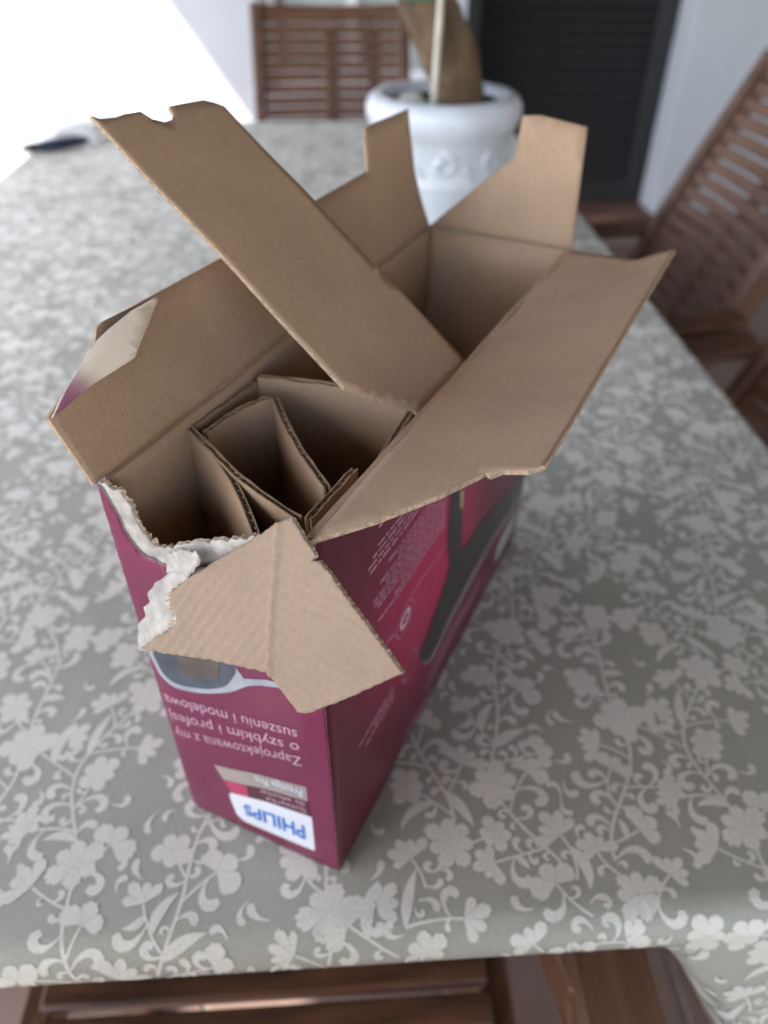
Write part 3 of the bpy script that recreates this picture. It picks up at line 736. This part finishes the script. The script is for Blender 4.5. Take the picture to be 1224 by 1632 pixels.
FW = [(-0.0541, 0.0049), (-0.0613, 0.0041), (-0.0686, 0.0029), (-0.0776, 0.0046), (-0.0867, 0.0083), (-0.0924, 0.0127), (-0.0912, 0.016), (-0.0955, 0.0179), (-0.0943, 0.022), (-0.0996, 0.025), (-0.1012, 0.036), (-0.0585, 0.0410), (-0.0599, 0.0236)]
tl = sheet('torn_layer', FW, flapf(-0.0026, 0.03), 0.0005, [M['torn'], M['maroon'], M['torn']], ff, step=0.003, ragged=0.0007)
tl['label'] = 'ragged white paper layer showing past the torn end'
# exposed fluting along the torn end: small upright ridges
fl_pts = [(-0.0874, 0.0315), (-0.0793, 0.0293), (-0.0736, 0.0262), (-0.0725, 0.0227), (-0.0763, 0.0164), (-0.0736, 0.0125), (-0.0614, 0.0074)]
mbf = MB(); ffl = flapf(-0.0012)
dl = []
for a, b in zip(fl_pts[:-1], fl_pts[1:]):
    k = max(1, int(math.hypot(b[0] - a[0], b[1] - a[1]) / 0.0008)); dl += [(a[0] + (b[0] - a[0]) * j / k, a[1] + (b[1] - a[1]) * j / k) for j in range(k)]
rw1 = []; rw2 = []
for i, (x, y) in enumerate(dl):
    h = 0.0009 * math.sin(i * 1.3); q, _ = ffl(x, y); rw1.append(q + FN * h); q2, _ = ffl(x - 0.0035 + 0.001 * noise.noise((x * 700, y * 700, 1)), y + 0.0002); rw2.append(q2 + FN * h * 1.2)
k = len(dl); mesh_py('flute', rw1 + rw2, [(i, i + 1, k + i + 1, k + i) for i in range(k - 1)], M['torn_edge'], ff)
# the same fluting along the torn top of the front wall
fw_pts = [(0.0469, 0.9962), (0.1094, 0.9937), (0.1547, 0.9768), (0.1543, 0.9489), (0.1767, 0.915), (0.2343, 0.8931), (0.3206, 0.897), (0.40, 0.918)]
dl = []
for a, b in zip(fw_pts[:-1], fw_pts[1:]):
    k = max(1, int(math.hypot((b[0] - a[0]) * 0.1, (b[1] - a[1]) * 0.26) / 0.0007)); dl += [(a[0] + (b[0] - a[0]) * j / k, a[1] + (b[1] - a[1]) * j / k) for j in range(k)]
wf = wallmap('FL', 'FR', -0.0019); rw1 = []; rw2 = []
for i, (x, y) in enumerate(dl):
    q, n_ = wf(x, y - 0.014); h = 0.0010 * math.sin(i * 1.15 + 2 * noise.noise((i * 0.2, 1, 4))); rw1.append(q + n_ * h)
    q, n_ = wf(x + 0.012, y + 0.007 + 0.012 * noise.noise((i * 0.31, 3, 1)) - 0.004); rw2.append(q + n_ * h)
k = len(dl); mesh_py('flute', rw1 + rw2, [(i, i + 1, k + i + 1, k + i) for i in range(k - 1)], M['torn_edge'], fwall)
# white torn bridge between wall and flap
br = [(0.2778, 0.848), (0.33, 0.845), (0.40, 0.852), (0.46, 0.885), (0.53, 0.925), (0.5, 0.937), (0.4, 0.922), (0.34, 0.905), (0.30, 0.885)]
def fbr(x, y):
    p_, n_ = wallmap('FL', 'FR', 0.0)(x, y); return p_ + n_ * (0.0015 + 0.03 * max(0, x - 0.30) * (1 - abs(y - 0.88) * 6)), n_
sheet('torn_tongue', br, fbr, 0.0005, [M['torn'], M['torn'], M['torn']], fwall, step=0.02, ragged=0.008)

# ------------------------------------------------ print on the box
def catmull(pts, k=4):
    out = []; n_ = len(pts)
    for i in range(n_):
        p0, p1, p2, p3 = (pts[(i + j - 1) % n_] for j in range(4))
        for q in range(k):
            t = q / k; out.append(tuple(0.5 * (2 * p1[c] + (p2[c] - p0[c]) * t + (2 * p0[c] - 5 * p1[c] + 4 * p2[c] - p3[c]) * t * t + (3 * p1[c] - p0[c] - 3 * p2[c] + p3[c]) * t ** 3) for c in (0, 1)))
    return out
def poly_on(name, pts, f, m_, parent, lift=0.00025, step=0.05):
    return sheet(name, pts, lambda x, y: (lambda a: (a[0] + a[1] * lift, a[1]))(f(x, y)), 0, [m_], parent, step=step)
def text_mesh(s, bold=0.0):
    cu = bpy.data.curves.new('t', 'FONT'); cu.body = s; cu.size = 1.0; cu.offset = bold; cu.resolution_u = 3
    o = bpy.data.objects.new('t', cu); COL.objects.link(o); bpy.context.view_layer.update()
    me = bpy.data.meshes.new_from_object(o.evaluated_get(bpy.context.evaluated_depsgraph_get()))
    v = [(q.co.x, q.co.y) for q in me.vertices]; f = [tuple(p_.vertices) for p_ in me.polygons]
    bpy.data.objects.remove(o); bpy.data.curves.remove(cu); bpy.data.meshes.remove(me)
    return v, f
def text_on(name, s, quad, f, m_, parent, bold=0.0, lift=0.0004):
    """quad in wall coordinates: text origin, end of the baseline, end of cap height, start of cap height"""
    v, fc = text_mesh(s, bold); w = max(q[0] for q in v); h = 0.72
    out = []
    for x, y in v:
        a = x / w; b = y / h
        px = quad[0][0] * (1 - a) * (1 - b) + quad[1][0] * a * (1 - b) + quad[2][0] * a * b + quad[3][0] * (1 - a) * b
        py = quad[0][1] * (1 - a) * (1 - b) + quad[1][1] * a * (1 - b) + quad[2][1] * a * b + quad[3][1] * (1 - a) * b
        p_, n_ = f(px, py); out.append(p_ + n_ * lift)
    return mesh_py(name, out, fc, m_, parent)
for s, zr, zl, hr, hl in (('Zaprojektowana z my', 0.425, 0.338, 0.034, 0.038), ('o szybkim i profesj', 0.470, 0.400, 0.034, 0.038), ('suszeniu i modelowa', 0.515, 0.462, 0.034, 0.038)):
    text_on('lettering', s, [(0.845, zr), (0.035, zl), (0.035, zl - hl), (0.845, zr - hr)], fF, M['pale_print'], fwall)
poly_on('brand_tag', [(0.318, 0.140), (0.335, 0.158), (0.392, 0.165), (0.55, 0.183), (0.862, 0.2028), (0.858, 0.060), (0.845, 0.052), (0.60, 0.046), (0.39, 0.042), (0.365, 0.048), (0.338, 0.0624)], fF, M['white_print'], fwall)
text_on('lettering', 'PHILIPS', [(0.815, 0.152), (0.41, 0.132), (0.405, 0.083), (0.812, 0.088)], fF, M['blue_print'], fwall, 0.016, 0.0006)
poly_on('beige_band', [(0.2604, 0.2524), (0.52, 0.286), (0.8486, 0.3152), (0.8479, 0.2607), (0.55, 0.236), (0.303, 0.2046)], fF, M['beige_print'], fwall)
poly_on('plum_band', [(0.46, 0.224), (0.55, 0.234), (0.8479, 0.259), (0.851, 0.204), (0.56, 0.186), (0.46, 0.175)], fF, M['dark_print'], fwall)
poly_on('red_band', [(0.303, 0.2030), (0.459, 0.223), (0.459, 0.174), (0.392, 0.166), (0.345, 0.160)], fF, M['red_print'], fwall)
text_on('lettering', 'Prestige Pro', [(0.825, 0.303), (0.53, 0.280), (0.53, 0.252), (0.825, 0.272)], fF, M['white_print'], fwall, 0, 0.0006)
text_on('lettering', 'do w\u0142os\u00f3w', [(0.835, 0.256), (0.55, 0.232), (0.55, 0.212), (0.835, 0.234)], fF, M['pale_print'], fwall, 0, 0.0006)
text_on('lettering', 'Suszarka', [(0.835, 0.230), (0.58, 0.210), (0.58, 0.191), (0.835, 0.209)], fF, M['pale_print'], fwall, 0, 0.0006)
poly_on('nozzle_rim', [(0.0118, 0.66), (0.0118, 0.5785)] + catmull([(0.0118, 0.5785), (0.0485, 0.5291), (0.1333, 0.506), (0.2935, 0.5191), (0.477, 0.5574), (0.6189, 0.6037), (0.80, 0.630), (0.72, 0.636), (0.6059, 0.620), (0.53, 0.612)])[4:36] + [(0.52, 0.66)], fF, M['silver_print'], fwall)
poly_on('nozzle', [(0.045, 0.66), (0.05, 0.5858)] + catmull([(0.05, 0.5858), (0.0728, 0.5464), (0.1536, 0.5233), (0.3041, 0.5362), (0.4272, 0.5623), (0.4971, 0.5937), (0.5113, 0.645)])[4:24] + [(0.5113, 0.66)], fF, M['steel_print'], fwall, 0.0005)
poly_on('nozzle_inside', [(0.21, 0.66), (0.20, 0.56), (0.33, 0.57), (0.43, 0.59), (0.47, 0.66)], fF, M['taupe_print'], fwall, 0.00075)
# side print
dr = [(0.4269, 0.80), (0.4916, 0.80), (0.4955, 0.6612), (0.5203, 0.4402), (0.6355, 0.4185), (0.774, 0.37), (0.90, 0.35), (0.985, 0.33), (0.985, 0.215), (0.7973, 0.2562), (0.6017, 0.2631), (0.4586, 0.2392), (0.3786, 0.2175), (0.3427, 0.2523), (0.3356, 0.2981), (0.3801, 0.3383), (0.4416, 0.4135), (0.458, 0.4477), (0.4275, 0.5781)]
poly_on('dryer_picture', dr, fR, M['black_print'], rwall, 0.00030)
poly_on('dryer_edge', [(0.3427, 0.2523), (0.3789, 0.2164), (0.4586, 0.2382), (0.6017, 0.262), (0.7996, 0.255), (0.985, 0.214), (0.99, 0.17), (0.8249, 0.2188), (0.6526, 0.2162), (0.4861, 0.2017), (0.3958, 0.1902), (0.3588, 0.2225)], fR, M['grey_print'], rwall, 0.00045)
poly_on('gold_ring', [(0.4733, 0.67), (0.494, 0.655), (0.4955, 0.600), (0.4817, 0.61)], fR, M['gold_print'], rwall, 0.00055)
poly_on('pale_patch', [(0.9667, 0.165), (0.9441, 0.0909), (0.8154, 0.0794), (0.8061, 0.1544), (0.8704, 0.185)], fR, M['silver_print'], rwall, 0.00055)
def greek(z0, z1, rows, x0, x1, seed, m_):
    """fine print too small to read: rows of word-long dashes"""
    r_ = random.Random(seed); v = []; f = []
    for i in range(rows):
        z = z0 + (z1 - z0) * (i + 0.5) / rows; h = (z1 - z0) / rows * 0.24; x = x1 - r_.uniform(0, 0.012); e = x0 + r_.uniform(0, 0.05) * (1 if r_.random() < 0.6 else 2)
        while x > e:
            w = r_.uniform(0.008, 0.026); k = len(v); hh = h * r_.uniform(0.75, 1.15)
            for a, b in ((x - w, z - hh), (x, z - hh), (x, z + hh), (x - w, z + hh)):
                p_, n_ = fR(a, b); v.append(p_ + n_ * 0.0003)
            f.append((k, k + 1, k + 2, k + 3)); x -= w + 0.004
    o = mesh_py('fine_print', v, f, m_, rwall); o['kind'] = 'stuff'; return o
greek(0.625, 0.765, 10, 0.140, 0.415, 3, M['dim_print']); greek(0.780, 0.835, 4, 0.130, 0.40, 4, M['dim_print']); greek(0.845, 0.875, 2, 0.16, 0.37, 5, M['dim_print']); greek(0.89, 0.96, 4, 0.13, 0.38, 9, M['dim_print'])
greek(0.505, 0.535, 2, 0.170, 0.215, 6, M['dim_print']); greek(0.285, 0.345, 3, 0.10, 0.225, 7, M['dim_print']); greek(0.02, 0.055, 2, 0.27, 0.42, 8, M['dim_print']); greek(0.10, 0.16, 3, 0.36, 0.70, 10, M['dim_print'])
def ring(cx, cy, r0, r1, m_, ky=1.3):
    v = []; f = []; n_ = 40
    for i in range(n_):
        a = 2 * math.pi * i / n_
        for r_ in (r0, r1):
            p_, nn = fR(cx + r_ * math.cos(a), cy + r_ * ky * math.sin(a)); v.append(p_ + nn * 0.00035)
    for i in range(n_): j = (i + 1) % n_; f.append((2 * i, 2 * i + 1, 2 * j + 1, 2 * j))
    return mesh_py('round_mark', v, f, m_, rwall)
ring(0.2551, 0.521, 0.011, 0.021, M['pale_print']); ring(0.2551, 0.521, 0.033, 0.0355, M['dim_print']); ring(0.29, 0.315, 0.030, 0.0325, M['dim_print'])
ring(0.2551, 0.521, 0.0, 0.004, M['pale_print'])
poly_on('thin_line', [(0.27, 0.565), (0.272, 0.570), (0.43, 0.555), (0.43, 0.551)], fR, M['dim_print'], rwall)

# ------------------------------------------------ folded corrugated insert standing in the box
ins = empty('corrugated_insert', (-0.02, 0.08, TZ + 0.01))
tag(ins, 'folded brown corrugated cardboard insert standing inside the open box', 'insert')
def ipanel(a, b, z1a, z1b, z0, t=0.0032, bow=0.0):
    a = V((*a, 0)); b = V((*b, 0)); d = (b - a); L = d.length; d.normalize(); n_ = V((-d.y, d.x, 0))
    def side(o0, o1):
        mb = MB(); rings = []; ns = 12
        for i in range(ns + 1):
            x = i / ns; zt = z1a + (z1b - z1a) * x + 0.0012 * noise.noise((a.x * 90 + x * 14, o0 * 200, 2)); q = a + d * L * x + n_ * bow * math.sin(math.pi * x)
            rings.append([q + n_ * o0 + UP * z0, q + n_ * o1 + UP * z0, q + n_ * o1 + UP * zt, q + n_ * o0 + UP * zt])
        return mb.loft(rings)
    p_ = side(-t / 2, -t / 2 + 0.0006); q_ = side(t / 2 - 0.0006, t / 2)
    k = len(p_.v); p_.v += q_.v; p_.f += [tuple(k + i for i in f) for f in q_.f]; p_.mi += q_.mi
    o = p_.build('panel', M['kraft_insert'], ins)
    v = []; f = []; m_ = max(8, int(L / 0.0006))
    for i in range(m_ + 1):
        x = i / m_; q = a + d * L * x + n_ * (bow * math.sin(math.pi * x) + (t / 2 - 0.0006) * math.sin(2 * math.pi * x * L / 0.0048)); zt = z1a + (z1b - z1a) * x - 0.0004
        v += [q + UP * (zt - 0.03), q + UP * zt]
        if i: f.append((2 * i - 2, 2 * i, 2 * i + 1, 2 * i - 1))
    fo = mesh_py('flute', v, f, M['kraft_edge'], None); fo.parent = o
IZ = 1.004; I0 = TZ + 0.012
ipanel((-0.022, 0.0205), (-0.0575, 0.0925), IZ - 0.004, IZ + 0.001, I0, bow=-0.004)
ipanel((-0.0565, 0.0950), (-0.0310, 0.1350), IZ + 0.001, IZ, I0)
ipanel((-0.0285, 0.1355), (0.0462, 0.1065), IZ + 0.003, IZ + 0.005, I0, bow=0.002)
ipanel((0.0462, 0.1030), (0.0300, 0.0705), IZ, IZ - 0.004, I0)
ipanel((-0.0050, 0.0260), (-0.0520, 0.0865), IZ - 0.001, IZ, I0, bow=0.003)
ipanel((-0.0500, 0.0890), (-0.0215, 0.1185), IZ, IZ + 0.001, I0, bow=0.003)
ipanel((-0.0195, 0.1170), (0.0060, 0.0450), IZ + 0.001, IZ, I0, bow=-0.002)
ipanel((-0.0015, 0.0245), (0.0180, 0.0560), IZ, IZ + 0.001, I0)

# ---------------------------------------------------------------- plant in its pot
PC = V((0.180, 1.055, TZ + 0.001))
pot = empty('flower_pot', PC); tag(pot, 'white glazed pot with raised swirls standing on the tablecloth behind the box', 'pot')
prof = [(0.0, 0.0), (0.074, 0.0), (0.080, 0.004), (0.088, 0.05), (0.095, 0.10), (0.098, 0.105), (0.098, 0.112), (0.096, 0.116), (0.103, 0.165), (0.106, 0.172), (0.113, 0.180), (0.118, 0.192), (0.118, 0.206), (0.113, 0.217), (0.104, 0.222), (0.094, 0.221), (0.088, 0.216), (0.086, 0.205), (0.086, 0.170), (0.0, 0.168)]
MB().lathe(prof, PC, 64).build('body', M['pot'], pot, smooth=True)
def on_pot(ang, z):
    r_ = 0.096 + 0.007 * (z - 0.116) / 0.049 if z > 0.116 else 0.088 + 0.007 * (z - 0.05) / 0.05
    return V((PC.x + r_ * math.cos(ang), PC.y + r_ * math.sin(ang), PC.z + z))
for a0, sgn in ((-96, 1), (-52, -1), (-140, 1), (-10, -1), (40, 1), (90, -1), (140, 1), (190, -1)):
    pts = []; 
    for i in range(22):
        t = i / 21; rr_ = 0.004 + 0.016 * t; th = sgn * t * 8.0
        pts.append(on_pot(R(a0) + rr_ * math.cos(th) / 0.10, 0.143 + rr_ * 0.9 * math.sin(th)))
    MB().tube(pts, [0.0026 + 0.0034 * math.sin(math.pi * (0.15 + 0.8 * i / 21)) for i in range(22)], 6).build('relief_scroll', M['pot'], pot, smooth=True)
for a0 in (-74, -30, -118, 15, 65, 115, 165, 210):
    MB().tube([on_pot(R(a0 + q), 0.128 + 0.010 * math.sin(i)) for i, q in enumerate((-6, -3, 0, 3, 6))], [0.001, 0.0045, 0.0055, 0.0045, 0.001], 6).build('relief_leaf', M['pot'], pot, smooth=True)
for z in (0.096, 0.085): MB().lathe([(0.0935 - (0.1 - z) * .12, z - .002), (0.0965 - (0.1 - z) * .12, z), (0.0935 - (0.1 - z) * .12, z + .002)], PC, 64).build('relief_ring', M['pot'], pot, smooth=True)
sv = []; sf = []
for j in range(9):
    for i in range(32):
        a = 2 * math.pi * i / 32; r_ = 0.0862 * (j + 0.02) / 8; q = PC + V((r_ * math.cos(a), r_ * math.sin(a), 0.208)); sv.append(q + UP * 0.006 * noise.noise(q * 60))
for j in range(8):
    for i in range(32): sf.append((j * 32 + i, j * 32 + (i + 1) % 32, (j + 1) * 32 + (i + 1) % 32, (j + 1) * 32 + i))
mesh_py('soil', sv, sf, M['soil'], pot, smooth=True)
peb = empty('pebble', PC + V((-0.050, -0.015, 0.212))); tag(peb, 'pale pebble lying on the soil in the white pot', 'pebble')
bm = bmesh.new(); bmesh.ops.create_icosphere(bm, subdivisions=3, radius=0.017)
for v_ in bm.verts: v_.co = V((v_.co.x * 1.25, v_.co.y, v_.co.z * 0.7)) * (1 + 0.12 * noise.noise(v_.co * 70))
me = bpy.data.meshes.new('stone'); bm.to_mesh(me); bm.free(); link('stone', me, M['stone'], peb, True, True)
tree = empty('potted_tree', PC + V((0.012, 0, 0.19))); tag(tree, 'thick fibrous brown tree trunk growing from the white pot', 'tree')
# trunk leaning to the left
tp = [(0.203, 1.055, 0.925), (0.203, 1.055, 0.955), (0.199, 1.055, 0.985), (0.187, 1.056, 1.015), (0.170, 1.057, 1.045), (0.150, 1.058, 1.08), (0.136, 1.06, 1.12), (0.130, 1.06, 1.20), (0.138, 1.06, 1.34), (0.15, 1.06, 1.50)]
tr_ = [0.040, 0.039, 0.037, 0.039, 0.040, 0.037, 0.034, 0.032, 0.029, 0.022]
fine = []; fr_ = []
for i in range(len(tp) - 1):
    for j in range(6): t = j / 6; fine.append(V(tp[i]).lerp(V(tp[i + 1]), t)); fr_.append(tr_[i] * (1 - t) + tr_[i + 1] * t)
mb = MB().tube(fine, fr_, 28)
mb.v = [tuple(V(q) + (V(q) - PC).cross(UP).normalized() * 0 + V((noise.noise((q[0] * 50, q[1] * 50, q[2] * 32)), noise.noise((q[0] * 50 + 9, q[1] * 50, q[2] * 32)), 0)) * 0.008) for q in mb.v]
trunk = mb.build('trunk', M['trunk'], tree, smooth=True)
hb = MB(); rh = random.Random(4)
for q in range(1400):                                  # loose bark fibres
    i = rh.randrange(0, len(fine) - 1); a = rh.uniform(0, 6.283); r_ = fr_[i]; d = V((math.cos(a), math.sin(a), 0)); b0 = fine[i] + d * r_ * 0.98
    t1 = b0 + d * rh.uniform(0.002, 0.008) + V((rh.uniform(-.008, .008), rh.uniform(-.008, .008), rh.uniform(-.02, .02))); sd_ = V((-d.y, d.x, 0)) * 0.0006
    k = len(hb.v); hb.v += [tuple(b0 - sd_), tuple(b0 + sd_), tuple(t1)]; hb.f.append((k, k + 1, k + 2)); hb.mi.append(0)
fo = mesh_py('bark_fibre', hb.v, hb.f, M['trunk'], None); fo.parent = trunk; fo['kind'] = 'stuff'
lb = MB(); rl = random.Random(9)
for q in range(46):
    a = rl.uniform(0, 6.283); el = rl.uniform(0.2, 1.3); L = rl.uniform(0.22, 0.38); c0 = V((0.15, 1.06, rl.uniform(1.42, 1.52))); prev = None; hh = el
    d = V((math.cos(a), math.sin(a), 0)); p_ = c0; sd_ = V((-d.y, d.x, 0))
    for i in range(9):
        t = i / 8; w = 0.013 * math.sin(math.pi * min(1, 0.15 + 0.85 * t)) + 0.0006
        row = [p_ - sd_ * w + UP * w * 0.35, p_, p_ + sd_ * w + UP * w * 0.35]; k = len(lb.v); lb.v += [tuple(x) for x in row]
        if prev is not None: lb.f += [(prev, prev + 1, k + 1, k), (prev + 1, prev + 2, k + 2, k + 1)]; lb.mi += [0, 0]
        prev = k; p_ = p_ + (d * math.cos(hh) + UP * math.sin(hh)) * L / 8; hh -= 0.26
mesh_py('crown', lb.v, lb.f, M['leaf'], tree, smooth=True)
stk = empty('plant_stake', (0.158, 1.0, TZ + 0.19)); tag(stk, 'thin white plant stake pushed into the pot in front of the trunk', 'stake')
MB().tube([(0.156, 0.995, 0.93), (0.158, 0.996, 1.0), (0.1615, 0.997, 1.10), (0.165, 1.0, 1.30)], 0.0042, 8).build('cane', M['stake'], stk, smooth=True)
MB().tube([(0.150 + 0.012 * math.cos(a), 0.993 + 0.012 * math.sin(a), 0.962 + 0.004 * math.sin(2 * a)) for a in [i * 0.63 for i in range(11)]], 0.007, 8).build('tie', M['tie'], stk, smooth=True)
MB().tube([(0.143 + 0.040 * math.cos(a), 1.059 + 0.040 * math.sin(a), 1.098 + 0.004 * math.sin(a)) for a in [i * 0.2618 for i in range(25)]], 0.005, 6).build('tie', M['tie'], tree, smooth=True)

# ---------------------------------------------------------------- things on the far left of the cloth
pen = empty('marker_pen', (-0.62, 1.69, TZ)); tag(pen, 'slim dark blue object lying on the far left corner of the tablecloth', 'pen')
pa, pb = V((-0.672, 1.652, TZ + 0.012)), V((-0.560, 1.728, TZ + 0.013)); dd = pb - pa
MB().tube([pa + dd * t for t in (0.16, 0.2, 0.5, 0.8, 0.93, 1.0)], [0.010, 0.0125, 0.0125, 0.011, 0.008, 0.003], 14).build('barrel', M['navy'], pen, smooth=True)
MB().tube([pa + dd * t for t in (-0.15, -0.05, 0.02, 0.16)], [0.004, 0.009, 0.010, 0.010], 14).build('cap', M['black'], pen, smooth=True)
bag = empty('plastic_bag', (-0.60, 1.84, TZ)); tag(bag, 'crumpled clear plastic bag on the far left corner of the tablecloth', 'bag')
bm = bmesh.new(); bmesh.ops.create_icosphere(bm, subdivisions=5, radius=1.0)
for v_ in bm.verts:
    q = v_.co.copy(); k = 1 + 0.28 * noise.noise(q * 1.8) + 0.16 * abs(noise.noise(q * 4.5)) + 0.06 * noise.noise(q * 11)
    v_.co = V((q.x * 0.080 * k, q.y * 0.11 * k, max(0.0, q.z) * 0.052 * k + 0.0025))
bmesh.ops.remove_doubles(bm, verts=bm.verts, dist=1e-5)
me = bpy.data.meshes.new('film'); bm.to_mesh(me); bm.free(); link('film', me, M['film'], bag, True, True)
